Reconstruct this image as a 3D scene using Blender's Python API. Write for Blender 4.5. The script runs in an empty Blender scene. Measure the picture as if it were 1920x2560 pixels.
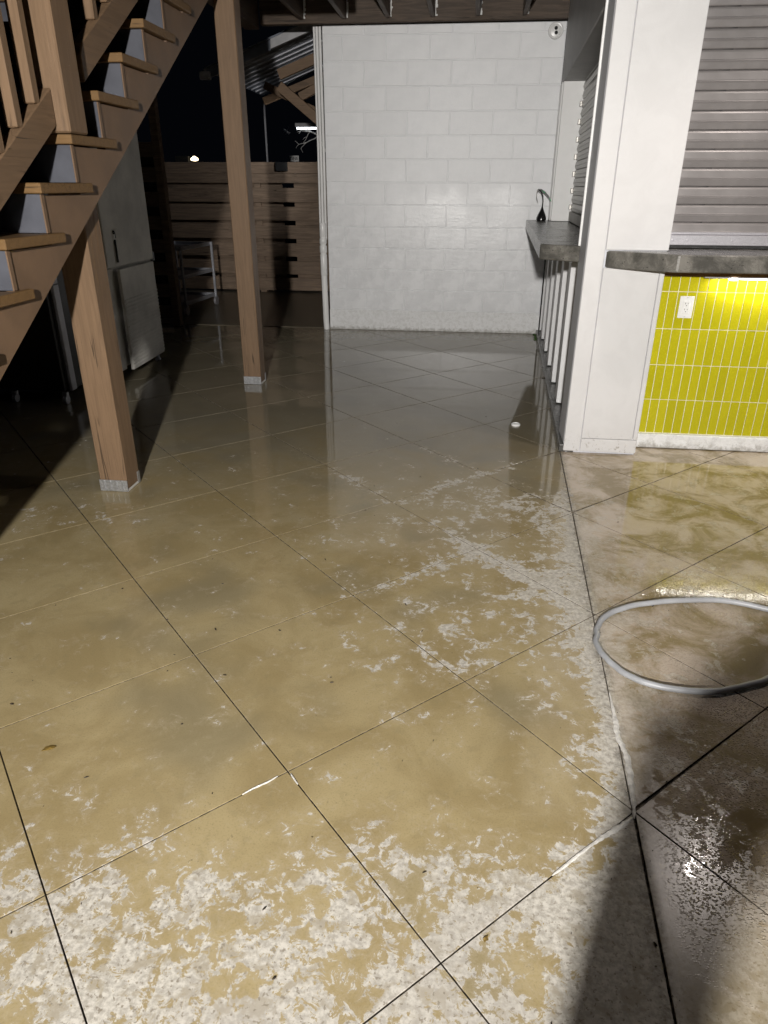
import bpy, bmesh, math, random
from mathutils import Vector, Matrix
random.seed(7)
R = math.radians
C = bpy.context.scene.collection
sc = bpy.context.scene

# ------------------------------------------------------------------ camera, world, lights, exposure
CAM_H = 1.3989
right = Vector((0.99330304, 0.11549761, 0.00306169))
down = Vector((0.05169855, -0.42060733, -0.90576859))
fwd = Vector((-0.10332634, 0.89986098, -0.42376160))
cam_d = bpy.data.cameras.new('camera')
cam = bpy.data.objects.new('camera', cam_d); C.objects.link(cam)
m = Matrix.Identity(4)
for i in range(3):
    m[i][0] = right[i]; m[i][1] = -down[i]; m[i][2] = -fwd[i]
m[0][3], m[1][3], m[2][3] = 0, 0, CAM_H
cam.matrix_world = m
cam_d.sensor_fit = 'VERTICAL'; cam_d.sensor_height = 32.0
cam_d.lens = 1740.474 / 2560 * 32.0
cam_d.clip_start = 0.05; cam_d.clip_end = 300
sc.camera = cam
sc.render.resolution_x = 768; sc.render.resolution_y = 1024

world = bpy.data.worlds.new('World'); sc.world = world; world.use_nodes = True
bg = world.node_tree.nodes['Background']
bg.inputs[0].default_value = (0.30, 0.38, 0.60, 1); bg.inputs[1].default_value = 0.0032   # night sky

FLOOD = Vector((-0.15, -1.90, 1.93))           # flood lamp on a stand behind the photographer
FLOOD_AIM = Vector((-0.75, 6.0, 1.30))
FLOOD_W, FLOOD_CONE = 1550.0, 116.0
BARN = Vector((1.60, 3.22, 2.50))              # barn lamp over the serving hatch
BARN_W = 52.0
STRIP_W = 4.2                                  # light bar under the tiled counter

sc.view_settings.view_transform = 'Standard'
sc.view_settings.look = 'None'
sc.view_settings.exposure = 0.0
sc.view_settings.gamma = 1.0
sc.view_settings.use_curve_mapping = False
cy = sc.cycles
cy.use_denoising = True; cy.use_adaptive_sampling = True; cy.adaptive_threshold = .03
cy.caustics_reflective = True; cy.caustics_refractive = False
cy.blur_glossy = 0.25
cy.max_bounces = 4; cy.diffuse_bounces = 2; cy.glossy_bounces = 3
cy.sample_clamp_indirect = 4.0

# ------------------------------------------------------------------ node helpers
class NT:
    def __init__(s, name):
        s.m = bpy.data.materials.new(name); s.m.use_nodes = True
        s.t = s.m.node_tree; s.n = s.t.nodes; s.l = s.t.links
        s.b = s.n['Principled BSDF']
        s._co = None
    def co(s):
        if s._co is None:
            s._co = s.n.new('ShaderNodeTexCoord').outputs['Object']
        return s._co
    def put(s, sock, v):
        if isinstance(v, V): v = v.o
        if hasattr(v, 'is_output'): s.l.new(v, sock)
        else:
            if isinstance(v, (tuple, list)) and len(v) == 3 and len(sock.default_value) == 4: v = (*v, 1)
            sock.default_value = v
    def math(s, op, a, b=None, c=None, clamp=False):
        n = s.n.new('ShaderNodeMath'); n.operation = op; n.use_clamp = clamp
        for i, v in enumerate((a, b, c)):
            if v is not None: s.put(n.inputs[i], v)
        return V(s, n.outputs[0])
    def map(s, scale=(1, 1, 1), rot=(0, 0, 0), loc=(0, 0, 0), src=None):
        n = s.n.new('ShaderNodeMapping'); s.l.new(src or s.co(), n.inputs[0])
        n.inputs['Scale'].default_value = scale; n.inputs['Rotation'].default_value = rot; n.inputs['Location'].default_value = loc
        return n.outputs[0]
    def noise(s, scale, detail=4, rough=.55, dist=0, vec=None, col=False):
        n = s.n.new('ShaderNodeTexNoise'); s.l.new(vec or s.co(), n.inputs['Vector'])
        n.inputs['Scale'].default_value = scale; n.inputs['Detail'].default_value = detail
        n.inputs['Roughness'].default_value = rough; n.inputs['Distortion'].default_value = dist
        return n.outputs['Color'] if col else V(s, n.outputs[0])
    def voro(s, scale, vec=None, feature='F1', out='Distance', rand=1.0):
        n = s.n.new('ShaderNodeTexVoronoi'); n.feature = feature; s.l.new(vec or s.co(), n.inputs['Vector'])
        n.inputs['Scale'].default_value = scale; n.inputs['Randomness'].default_value = rand
        return V(s, n.outputs[out])
    def xyz(s):
        n = s.n.new('ShaderNodeSeparateXYZ'); s.l.new(s.co(), n.inputs[0])
        return [V(s, o) for o in n.outputs]
    def step(s, v, a, b):
        n = s.n.new('ShaderNodeMapRange'); n.interpolation_type = 'SMOOTHSTEP'
        s.put(n.inputs['Value'], v); s.put(n.inputs['From Min'], a); s.put(n.inputs['From Max'], b)
        return V(s, n.outputs[0])
    def mix(s, f, a, b):
        n = s.n.new('ShaderNodeMix'); n.data_type = 'RGBA'
        s.put(n.inputs[0], f); s.put(n.inputs[6], a); s.put(n.inputs[7], b)
        return V(s, n.outputs[2])
    def bump(s, h, strength=.3, dist=.01, normal=None):
        n = s.n.new('ShaderNodeBump'); n.inputs['Strength'].default_value = 1.0
        s.put(n.inputs['Strength'], strength); n.inputs['Distance'].default_value = dist
        s.put(n.inputs['Height'], h)
        if normal is not None: s.l.new(normal, n.inputs['Normal'])
        return n.outputs[0]
    def rnd(s):
        return V(s, s.n.new('ShaderNodeObjectInfo').outputs['Random'])
    def out(s, col=None, rough=None, normal=None, metal=None, spec=None, **k):
        if col is not None: s.put(s.b.inputs['Base Color'], col)
        if rough is not None: s.put(s.b.inputs['Roughness'], rough)
        if normal is not None: s.l.new(normal, s.b.inputs['Normal'])
        if metal is not None: s.put(s.b.inputs['Metallic'], metal)
        if spec is not None: s.put(s.b.inputs['Specular IOR Level'], spec)
        return s.m
class V:
    def __init__(s, t, o): s.t = t; s.o = o
    def __add__(s, b): return s.t.math('ADD', s, b)
    def __radd__(s, b): return s.t.math('ADD', s, b)
    def __sub__(s, b): return s.t.math('SUBTRACT', s, b)
    def __rsub__(s, b): return s.t.math('SUBTRACT', b, s)
    def __mul__(s, b): return s.t.math('MULTIPLY', s, b)
    def __rmul__(s, b): return s.t.math('MULTIPLY', s, b)
    def __truediv__(s, b): return s.t.math('DIVIDE', s, b)
    def sq(s): return s.t.math('MULTIPLY', s, s)
    def exp(s): return s.t.math('EXPONENT', s)
    def clamp(s): return s.t.math('ADD', s, 0.0, clamp=True)
    def max(s, b): return s.t.math('MAXIMUM', s, b)
    def min(s, b): return s.t.math('MINIMUM', s, b)

M = {}
TH = -0.8216826
def mat_floor(name):
    t = NT(name); x, y, z = t.xyz()
    n1 = t.noise(8.5, 7, .66, .35)
    n1b = t.noise(27, 6, .74, .7)
    n2 = t.noise(1.7, 2, .55)
    n3 = t.noise(70, 3, .7)
    line = 0.4155 + 0.0423 * y
    dx = x - line                                   # signed distance from the drain joint
    def g(cx, cyy, rx, ry):
        return ((((x - cx) / rx).sq() + ((y - cyy) / ry).sq()) * -1.0).exp()
    # how far each spot has dried: foreground, along the drain joint, loose patches
    near = t.step(y + (n2 - .5) * .50, 1.36, .74)
    ridge = ((dx / .15).sq() * -1.0).exp() * t.step(y, 3.6, 2.7)
    drybias = near * .132 + ridge * .115 + ((dx / .045).sq() * -1.0).exp() * t.step(y, 3.6, 3.0) * .10 + g(-.02, 1.98, .36, .34) * .085 + g(.16, 1.06, .40, .16) * .075 \
        + g(.30, 3.10, .26, .26) * .085 + g(-1.75, 2.75, .35, .12) * .06 + g(-.30, 2.75, .45, .35) * .045 \
        + g(.26, 2.45, .20, .35) * .075 + g(.0, 3.2, .25, .25) * .05 + t.step(dx, .0, .10) * .05 - t.step(y, 3.4, 4.2) * .05
    u = (x + 1.668) * math.cos(TH) + (y - 2.6924) * math.sin(TH)
    v = (x + 1.668) * -math.sin(TH) + (y - 2.6924) * math.cos(TH)
    def along(p_, at, q_, q0, q1, w=.035):          # residue left along one saw cut
        return (((p_ - at) / w).sq() * -1.0).exp() * t.step(q_, q0 - .12, q0 + .05) * t.step(q_, q1 + .12, q1 - .05)
    drybias = drybias + along(v, 1.2629, u, 1.0, 1.85, .05) * .115 + along(u, .6225, v, 1.45, 2.2) * .085 + along(v, 1.8836, u, .05, .62) * .085 \
        + along(u, 1.2291, v,   .65, 1.25, .05) * .07 + along(v, 1.2629, u, .1, .6, .05) * .09
    f = n1 * .50 + n1b * .50 + drybias
    dry = t.step(f, .607, .624)
    haze = t.step(f, .52, .61)                      # thin drying film around the patches
    # bare dried concrete
    pits = t.step(t.noise(95, 2, .6), .58, .66)
    mot = t.noise(19, 4, .62, .4)
    dryc = t.mix(t.step(n3, .35, .65), (.35, .325, .28), (.565, .535, .475))
    dryc = t.mix(t.step(mot, .50, .62) * (.35 + near * .45), dryc, (.315, .275, .205))     # half dried islands
    dryc = t.mix(t.step(n2, .40, .60) * near * .5, dryc, (.36, .335, .30))
    dryc = t.mix(pits * (.30 + near * .45), dryc, (.19, .16, .12))
    # wet stained concrete
    st = t.noise(3.1, 5, .62, .6)
    wet = t.mix(t.step(st, .36, .66), (.277, .216, .108), (.355, .287, .155))
    wet = t.mix(t.step(n2, .50, .66) * .6, wet, (.200, .172, .108))
    gn = t.noise(210, 2, .6)
    wet = t.mix(t.step(gn, .48, .72) * .30, wet, (.17, .138, .07)); wet = t.mix(t.step(mot, .54, .68) * .28, wet, (.225, .185, .10))
    wet = t.mix(t.step(y + (st - .5) * 2.6, 2.3, 4.6) * .75, wet, (.180, .164, .128))     # standing dirty water
    wet = t.mix(haze * .25, wet, (.42, .36, .26))
    right_ = t.step(dx, -.01, .03)
    s2 = t.noise(4.2, 5, .68, .5)
    rc = t.mix(t.step(s2, .38, .60), (.235, .180, .090), (.46, .385, .305))
    rc = t.mix(t.step(n1, .55, .66) * .5, rc, (.20, .155, .085))
    wet = t.mix(right_, wet, rc)
    soot = t.step(n3, .60, .68) * t.step(st, .54, .66)
    wet = t.mix(soot * .45, wet, (.09, .07, .05))
    dry = dry * (1 - right_ * .6)
    col = t.mix(dry, wet, dryc)
    # dirt swept against the joint and the kerb
    grime = ((dx / .025).sq() * -1.0).exp() * t.step(n1b, .42, .6)
    col = t.mix(grime * .55, col, (.07, .06, .05))
    deep = t.step(y, 2.2, 3.6)                      # the film deepens to standing water towards the wall
    rough = t.math('MULTIPLY_ADD', dry, .50, (t.step(n2 * .5 + st * .5, .38, .62) * .08 + .055) * (1 - deep * .55) * (1 - right_ * .35))
    nb = t.bump(t.noise(2.2, 1, .4) * .30 + t.noise(75, 2, .6) * .035 * (1 - deep), .18, .010)
    dropz = ((t.step(dx, .02, .25) * t.step(s2, .40, .56) * t.step(y, 3.0, 2.6)).max(g(.98, 2.42, .42, .34) * 1.3)).clamp()
    d2 = t.step(t.voro(150, vec=t.map((1, 1.5, 1))), .50, .10) * dropz
    nb = t.bump(d2, 1.0, .003, nb)
    t.out(col, rough, nb)
    t.b.inputs['IOR'].default_value = 1.42
    return t.m

def mat_paint(name, col, rough=.5, var=.12, bump=.12, scale=9, dirt=None, spec=.4):
    t = NT(name)
    n = t.noise(scale, 6, .6); f = t.noise(120, 4, .6)
    dark = tuple(c * (1 - var) for c in col); lite = tuple(min(1, c * (1 + var * .6)) for c in col)
    c = t.mix(t.step(n, .3, .7), dark, lite)
    if dirt:
        c = t.mix(t.step(t.noise(26, 9, .72, .6), .60, .68) * .45, c, dirt)
    return t.out(c, t.math('ADD', rough - .08, n * .16), t.bump(f + n * .5, bump, .004), spec=spec)

def mat_wood(name, col, axis='z', var=.15, rough=.5, knots=True):
    t = NT(name)
    sc_ = {'x': (.9, 14, 14), 'y': (14, .9, 14), 'z': (14, 14, .9)}[axis]
    g = t.noise(3.2, 5, .65, 1.1, vec=t.map(sc_))
    fine = t.noise(14, 3, .7, .2, vec=t.map(sc_))
    big = t.noise(3, 3, .5)
    c = t.mix(t.step(g, .34, .68), tuple(k * (1 - var) for k in col), tuple(k * (1 + var * .55) for k in col))
    c = t.mix(t.step(fine, .62, .74) * .35, c, tuple(k * .72 for k in col))
    if knots:
        kv = t.voro(2.1, vec=t.map({'x': (.5, 2.2, 2.2), 'y': (2.2, .5, 2.2), 'z': (2.2, 2.2, .5)}[axis]))
        rings = t.step(t.math('SINE', kv * 95.0), .1, .8) * t.step(kv, .24, .12)
        c = t.mix(t.step(kv, .16, .04) * .6, c, tuple(k * .42 for k in col))
        c = t.mix(rings * .38, c, tuple(k * .5 for k in col))
    ck = t.noise(1.0, 2, .5, .2, vec=t.map(tuple(k * (2.2 if k > 1 else .9) for k in sc_)))
    ck = t.step(t.math('ABSOLUTE', ck - .5), .012, .004) * t.step(big, .50, .62)
    c = t.mix(ck * .8, c, tuple(k * .22 for k in col))
    chips = t.step(t.noise(34, 5, .72), .735, .75)
    c = t.mix(chips * .7, c, (.55, .48, .38))
    return t.out(c, t.math('ADD', rough - .1, big * .22), t.bump(g * .7 + fine * .5, .22, .004), spec=.35)

BROWN = (.176, .112, .065)
M['floor'] = mat_floor('wet_scored_concrete')
t = NT('joint_dirt'); M['joint'] = t.out(t.mix(t.step(t.noise(40, 5, .7), .45, .6), (.045, .037, .027), (.20, .165, .125)), .8)
t = NT('back_concrete'); n = t.noise(4, 8, .65)
M['back'] = t.out(t.mix(t.step(n, .35, .65), (.10, .085, .06), (.17, .145, .105)), t.math('ADD', .18, n * .3), t.bump(n, .2, .01))
M['asphalt'] = mat_paint('dark_asphalt', (.045, .045, .045), .85, .3, .3, 30)
M['timber'] = mat_wood('brown_painted_timber_upright', BROWN, 'z')
M['timber_y'] = mat_wood('brown_painted_timber_long', BROWN, 'y')
M['timber_x'] = mat_wood('brown_painted_timber_cross', BROWN, 'x')
M['stringer'] = mat_paint('brown_painted_board', (.175, .110, .066), .5, .16, .10, 5, dirt=None)
M['nosing'] = mat_wood('tan_varnished_tread', (.165, .095, .038), 'x', .15, .5, False)
M['riser'] = mat_paint('slate_grey_paint', (.082, .085, .100), .42, .18, .10, 6)
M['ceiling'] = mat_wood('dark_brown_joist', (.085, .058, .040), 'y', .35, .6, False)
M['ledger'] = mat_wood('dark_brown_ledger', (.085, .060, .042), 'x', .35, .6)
M['fence'] = mat_wood('brown_fence_board', (.205, .145, .100), 'x', .30, .6)
M['fascia'] = mat_paint('grey_fascia_paint', (.42, .42, .43), .5, .2, .1, 6)

def mat_block():
    t = NT('white_painted_block')
    n = t.noise(5, 6, .6); f = t.noise(85, 6, .7); r = t.rnd(); x, y, z = t.xyz()
    c = t.mix(t.step(n, .3, .7), (.785, .795, .81), (.86, .868, .882))
    c = t.mix(r * .25, c, (.70, .705, .715))
    h = f * .6 + t.noise(30, 5, .6) * .8
    gz = t.n.new('ShaderNodeNewGeometry'); sp_ = t.n.new('ShaderNodeSeparateXYZ'); t.l.new(gz.outputs['Position'], sp_.inputs[0])
    wetw = t.step(V(t, sp_.outputs[2]) + (t.noise(2.6, 4, .6, vec=gz.outputs['Position']) - .5) * 1.3, 1.55, .95)
    wp = t.noise(7, 6, .65, .8, vec=gz.outputs['Position'])
    c = t.mix(wetw * t.step(wp, .42, .60) * .35, c, (.66, .665, .68))
    return t.out(c, .34 - wetw * .13 + n * .12, t.bump(h, .34, .005), spec=.5)
M['block'] = mat_block()
t = NT('white_painted_base_course')
f = t.noise(28, 9, .72, .4); sp = t.step(t.noise(90, 4, .6), .67, .72)
c = t.mix(t.step(f, .35, .6), (.68, .68, .675), (.80, .805, .81)); c = t.mix(sp * .7, c, (.15, .14, .12))
x_, y_, z_ = t.xyz(); c = t.mix(t.step(z_ + (f - .5) * .12, .05, -.01) * .6, c, (.16, .14, .10))
M['base'] = t.out(c, .45, t.bump(f + t.noise(80, 4, .6) * .5, .5, .008))
M['white'] = mat_paint('white_panel_paint', (.74, .74, .745), .42, .06, .06, 4, spec=.45)
t = NT('splashed_white_paint'); n = t.noise(7, 9, .68, .8); f = t.noise(140, 4, .6); x, y, z = t.xyz()
c = t.mix(t.step(n, .35, .65), (.605, .598, .596), (.630, .624, .622))
low = t.step(z, .16, .0); c = t.mix(low * t.step(t.noise(60, 6, .7), .56, .64) * .7, c, (.20, .17, .12))
M['panel'] = t.out(c, t.math('ADD', .26, n * .3), t.bump(f + n, .10, .004), spec=.5)
M['wht'] = mat_paint('gloss_white_plastic', (.78, .78, .77), .3, .04, .03, 6, spec=.5)
M['trim'] = mat_paint('white_trim_paint', (.80, .80, .79), .40, .05, .08, 5)
M['shade_face'] = mat_paint('shade_tinted_white_paint', (.60, .61, .65), .5, .06, .05, 5)  # white column paint tinted cool to stand in for shade on its side
M['header'] = mat_paint('grey_header_paint', (.30, .29, .28), .5, .15, .12, 5)

def mat_tile():
    t = NT('chartreuse_glazed_tile'); r = t.rnd(); n = t.noise(9, 4, .5)
    c = t.mix(r, (.430, .395, .010), (.500, .455, .014))
    c = t.mix(t.step(n, .4, .7) * .3, c, (.42, .375, .008))
    return t.out(c, t.math('ADD', .10, n * .12), t.bump(t.noise(11, 3, .5), .10, .006), spec=.5)
M['tile'] = mat_tile()
M['grout'] = mat_paint('pale_grout', (.80, .76, .50), .7, .10, .3, 30)

def mat_slab():
    t = NT('polished_dark_concrete'); n = t.noise(9, 9, .7, .4); f = t.noise(130, 5, .65)
    c = t.mix(t.step(n, .36, .66), (.075, .072, .064), (.19, .180, .160))
    pit = t.step(t.noise(75, 3, .55), .655, .69)
    c = t.mix(pit * .85, c, (.018, .017, .015))
    c = t.mix(t.step(f, .62, .72) * .35, c, (.33, .32, .29))
    return t.out(c, t.math('ADD', .13, n * .25), t.bump(f * .4 - pit * 1.2 + n * .4, .35, .004))
M['slab'] = mat_slab()
M['kerb'] = mat_paint('wet_grey_kerb', (.10, .098, .092), .25, .4, .4, 12, dirt=(.02, .02, .018))

def mat_metal(name, col, rough, metal=.85, var=.2, scale=7):
    t = NT(name); n = t.noise(scale, 7, .65)
    c = t.mix(t.step(n, .3, .7), tuple(k * (1 - var) for k in col), col)
    return t.out(c, t.math('ADD', rough - .08, n * .16), t.bump(t.noise(60, 4, .6), .04, .003), metal=metal)
M['shutter'] = mat_metal('grey_coated_shutter', (.28, .262, .256), .36, .30, .14)
M['shutter2'] = mat_metal('galvanised_shutter', (.30, .29, .27), .34, .75, .3, 11)
M['galv'] = mat_metal('galvanised_steel', (.62, .63, .65), .40, .8, .35, 120)
M['bar'] = mat_metal('brushed_aluminium_bar', (.52, .51, .54), .42, .55, .2, 200)
M['alu'] = mat_metal('aluminium', (.50, .51, .55), .45, .35, .2)
M['steel'] = mat_metal('dull_stainless', (.74, .72, .67), .62, .05, .3, 3)
M['black'] = mat_paint('black_enamel', (.008, .008, .010), .35, .3, .05, 6)
M['rubber'] = mat_paint('black_rubber', (.02, .02, .02), .6, .3, .1, 20)
M['fitting'] = mat_paint('gloss_black_metal', (.012, .011, .012), .18, .2, .02, 6, spec=.6)
M['hose'] = mat_paint('grey_vinyl_hose', (.32, .328, .345), .40, .14, .05, 14, dirt=(.16, .14, .11), spec=.5)
M['peel'] = mat_paint('flaking_white_paint', (.72, .72, .70), .6, .1, .3, 30)
M['foam'] = mat_paint('soap_foam', (.62, .60, .56), .45, .25, .6, 60)
M['leaf'] = mat_paint('dead_leaf', (.20, .13, .03), .6, .4, .3, 60)
M['speck'] = mat_paint('dark_debris', (.035, .026, .018), .7, .4, .3, 60)
M['green'] = mat_paint('moss', (.04, .09, .02), .8, .4, .4, 60)
M['dark'] = mat_paint('matt_black', (.012, .012, .012), .7, .2, .05, 6)
M['wood_raw'] = mat_wood('bare_wood', (.25, .14, .055), 'x', .3, .6, False)
M['text'] = mat_paint('black_sign_ink', (.01, .01, .01), .6, .1, .02, 5)
M['roof'] = mat_metal('ribbed_metal_roof', (.20, .22, .26), .4, .5, .2)
M['skin'] = mat_paint('skin', (.45, .27, .19), .5, .08, .1, 20)
M['shirt'] = mat_paint('dark_shirt_and_trousers', (.05, .055, .07), .8, .2, .2, 20)
M['hair'] = mat_paint('dark_hair', (.02, .015, .01), .6, .2, .3, 40)
t = NT('iridescent_film'); lw = t.n.new('ShaderNodeLayerWeight')
M['irid'] = t.out(t.mix(t.step(t.noise(18, 2, .5), .52, .58), (.28, .27, .29), (.10, .75, .30)), .2, spec=.6)
def emit(name, col, s):
    t = NT(name); t.out((.8, .8, .8), .4); t.put(t.b.inputs['Emission Color'], col); t.b.inputs['Emission Strength'].default_value = s
    t.m.cycles.emission_sampling = 'NONE'
    return t.m
M['lamp_white'] = emit('lit_white_lamp', (1, .97, .93), 9.0)
M['lamp_warm'] = emit('lit_warm_lamp', (1, .80, .50), 7.0)
M['tube'] = emit('lit_tube_lamp', (.90, .96, 1.0), 5.0)

# ------------------------------------------------------------------ mesh helpers
class MB:
    def __init__(s): s.bm = bmesh.new()
    def box(s, x0, x1, y0, y1, z0, z1, bev=0.0, seg=1, xf=None):
        vs = [s.bm.verts.new((x, y, z)) for x in (x0, x1) for y in (y0, y1) for z in (z0, z1)]
        fs = [s.bm.faces.new([vs[i] for i in q]) for q in ((0, 1, 3, 2), (4, 6, 7, 5), (0, 4, 5, 1), (2, 3, 7, 6), (0, 2, 6, 4), (1, 5, 7, 3))]
        if bev:
            es = list({e for f in fs for e in f.edges})
            r = bmesh.ops.bevel(s.bm, geom=es, offset=bev, segments=seg, affect='EDGES', profile=.6)
            vs = list({v for f in r['faces'] for v in f.verts} | {v for v in vs if v.is_valid})
        if xf:
            for v in vs: v.co = xf(*v.co)
        return s
    def prism(s, poly, a0, a1, axis='x', bev=0.0):
        def P(u, v, a): return {'x': (a, u, v), 'y': (u, a, v), 'z': (u, v, a)}[axis]
        lo = [s.bm.verts.new(P(u, v, a0)) for u, v in poly]; hi = [s.bm.verts.new(P(u, v, a1)) for u, v in poly]
        n = len(poly); fs = [s.bm.faces.new(lo), s.bm.faces.new(hi[::-1])]
        for i in range(n): fs.append(s.bm.faces.new((lo[i], hi[i], hi[(i + 1) % n], lo[(i + 1) % n])))
        if bev:
            bmesh.ops.recalc_face_normals(s.bm, faces=fs)
            bmesh.ops.bevel(s.bm, geom=list({e for f in fs for e in f.edges}), offset=bev, segments=1, affect='EDGES')
        return s
    def tube(s, pts, r, n=8, cap=True, closed=False):
        pts = [Vector(p) for p in pts]; rings = []; N = len(pts)
        rr = r if isinstance(r, (list, tuple)) else [r] * N
        up = Vector((0, 0, 1)); prev = None
        for i, p in enumerate(pts):
            if closed: d = pts[(i + 1) % N] - pts[i - 1]
            else: d = pts[min(i + 1, N - 1)] - pts[max(i - 1, 0)]
            d.normalize()
            if prev is None:
                a = d.cross(up)
                if a.length < .05: a = d.cross(Vector((1, 0, 0)))
            else: a = prev - d * prev.dot(d)
            a.normalize(); prev = a; b = d.cross(a)
            rings.append([s.bm.verts.new(p + (a * math.cos(2 * math.pi * k / n) + b * math.sin(2 * math.pi * k / n)) * rr[i]) for k in range(n)])
        for i in range(N if closed else N - 1):
            A, B = rings[i], rings[(i + 1) % N]
            for k in range(n): s.bm.faces.new((A[k], A[(k + 1) % n], B[(k + 1) % n], B[k]))
        if cap and not closed: s.bm.faces.new(rings[0][::-1]); s.bm.faces.new(rings[-1])
        return s
    def lathe(s, prof, c, n=16, axis='z'):
        c = Vector(c); rings = []
        for r, h in prof:
            ring = []
            for k in range(n):
                a = 2 * math.pi * k / n; u, v = r * math.cos(a), r * math.sin(a)
                ring.append(s.bm.verts.new(c + Vector({'z': (u, v, h), 'y': (u, h, v), 'x': (h, u, v)}[axis])))
            rings.append(ring)
        for A, B in zip(rings, rings[1:]):
            for k in range(n): s.bm.faces.new((A[k], A[(k + 1) % n], B[(k + 1) % n], B[k]))
        s.bm.faces.new(rings[0][::-1]); s.bm.faces.new(rings[-1])
        return s
    def build(s, name, mat, parent=None, smooth=False, xf=None):
        if xf:
            for v in s.bm.verts: v.co = xf(*v.co)
        bmesh.ops.recalc_face_normals(s.bm, faces=s.bm.faces)
        me = bpy.data.meshes.new(name); s.bm.to_mesh(me); s.bm.free()
        me.materials.append(M[mat] if isinstance(mat, str) else mat)
        if smooth:
            for p in me.polygons: p.use_smooth = True
            try: me.set_sharp_from_angle(angle=R(40))
            except Exception: pass
        return link(name, me, parent)
def link(name, me, parent=None):
    o = bpy.data.objects.new(name, me); C.objects.link(o)
    if parent is not None:
        o.parent = parent
        p = parent
        off = Vector((0, 0, 0))
        while p is not None: off += Vector(p.location); p = p.parent
        o.location = -off
    return o
def box(name, x0, x1, y0, y1, z0, z1, mat, parent=None, bev=.003, xf=None, seg=1):
    return MB().box(x0, x1, y0, y1, z0, z1, bev, seg, xf).build(name, mat, parent)
def thing(name, label, cat, loc=(0, 0, 0), group=None):
    o = bpy.data.objects.new(name, None); C.objects.link(o); o.location = loc; o.empty_display_size = .1
    return tag(o, label, cat, group)
def tag(o, label, cat, group=None):
    o['label'] = label; o['category'] = cat
    if group: o['group'] = group
    return o
def kind(o, k): o['kind'] = k; return o
def share(src, name, parent, off):
    o = link(name, src.data, parent); o.location = Vector(o.location) + Vector(off); return o

# ------------------------------------------------------------------ the setting: ground, floor with its saw-cut slabs
g = MB().box(-150, 150, -60, 200, -.10, -.020).build('ground', 'asphalt'); kind(g, 'structure')
floor = MB().box(-4.6, 3.2, -3.2, 7.60, -.090, -.008).build('floor', 'joint'); kind(floor, 'structure')
TH = -0.8216826; GO = Vector((-1.668036, 2.692380))
UA = Vector((math.cos(TH), math.sin(TH))); UB = Vector((-UA.y, UA.x))
AL = {-4: -2.4604, -3: -1.8652, -2: -1.2333, -1: -.6189, 0: 0., 1: .6225, 2: 1.2291, 3: 1.8525, 4: 2.4722}
BL = {-1: -.5987, 0: 0., 1: .6279, 2: 1.2629, 3: 1.8836, 4: 2.4885, 5: 3.0891, 6: 3.6929, 7: 4.3511}
def av(i): return AL[i] if i in AL else (AL[-4] + (i + 4) * .62 if i < -4 else AL[4] + (i - 4) * .62)
def bv(i): return BL[i] if i in BL else (BL[-1] + (i + 1) * .62 if i < -1 else BL[7] + (i - 7) * .62)
def clip(poly, n, c):                      # keep points with n.p <= c
    out = []
    for i, p in enumerate(poly):
        q = poly[(i + 1) % len(poly)]; dp, dq = n.dot(p) - c, n.dot(q) - c
        if dp <= 0: out.append(p)
        if (dp < 0 < dq) or (dq < 0 < dp): out.append(p + (q - p) * (dp / (dp - dq)))
    return out
def inset(poly, w):
    n = len(poly); res = []
    for i in range(n):
        a, b, c = poly[i - 1], poly[i], poly[(i + 1) % n]
        e1 = (b - a).normalized(); e2 = (c - b).normalized()
        n1 = Vector((-e1.y, e1.x)); n2 = Vector((-e2.y, e2.x))
        d = 1 + n1.dot(n2)
        res.append(b + (n1 + n2) * (w / max(d, .2)))
    return res
DRN = Vector((1, -.0423)).normalized(); DRC = DRN.dot(Vector((.4155, 0)))
frame = [(Vector((-1, 0)), 4.5), (Vector((1, 0)), 2.6), (Vector((0, -1)), .2), (Vector((0, 1)), 7.575)]
def area(p): return .5 * sum(p[i - 1].x * p[i].y - p[i].x * p[i - 1].y for i in range(len(p)))
for ia in range(-9, 8):
    for ib in range(-5, 12):
        q = [GO + UA * av(a) + UB * bv(b) for a, b in ((ia, ib), (ia + 1, ib), (ia + 1, ib + 1), (ia, ib + 1))]
        for n_, c_ in frame: q = clip(q, n_, c_)
        if len(q) < 3: continue
        for side in (1, -1):
            pc = clip(q, DRN * side, DRC * side)
            if len(pc) < 3 or abs(area(pc)) < .004: continue
            if area(pc) < 0: pc = pc[::-1]
            cl = [pc[0]]
            for v in pc[1:]:
                if (v - cl[-1]).length > .008: cl.append(v)
            if (cl[0] - cl[-1]).length < .008: cl.pop()
            if len(cl) < 3: continue
            yc = sum(v.y for v in cl) / len(cl); gw = .0016 + .0013 * max(0, min(1, (yc - 2.2) / 3)); a_ = inset(cl, gw); b_ = inset(cl, gw + .001); dz = 0.0
            bm = MB(); B = bm.bm
            lo = [B.verts.new((v.x, v.y, -.02)) for v in a_]; mi = [B.verts.new((v.x, v.y, -.0010 + dz)) for v in a_]; hi = [B.verts.new((v.x, v.y, dz)) for v in b_]
            N = len(lo); B.faces.new(hi)
            for i in range(N):
                j = (i + 1) % N
                B.faces.new((mi[i], mi[j], hi[j], hi[i])); B.faces.new((lo[i], lo[j], mi[j], mi[i]))
            so = bm.build('floor_slab', 'floor', floor); so.data.materials.append(M['joint'])
            for p_ in so.data.polygons:
                if abs(p_.normal.z) < .5: p_.material_index = 1
kind(box('back_floor', -6.5, -1.3, 7.60, 11.4, -.05, .004, 'back', bev=.006), 'structure')

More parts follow.
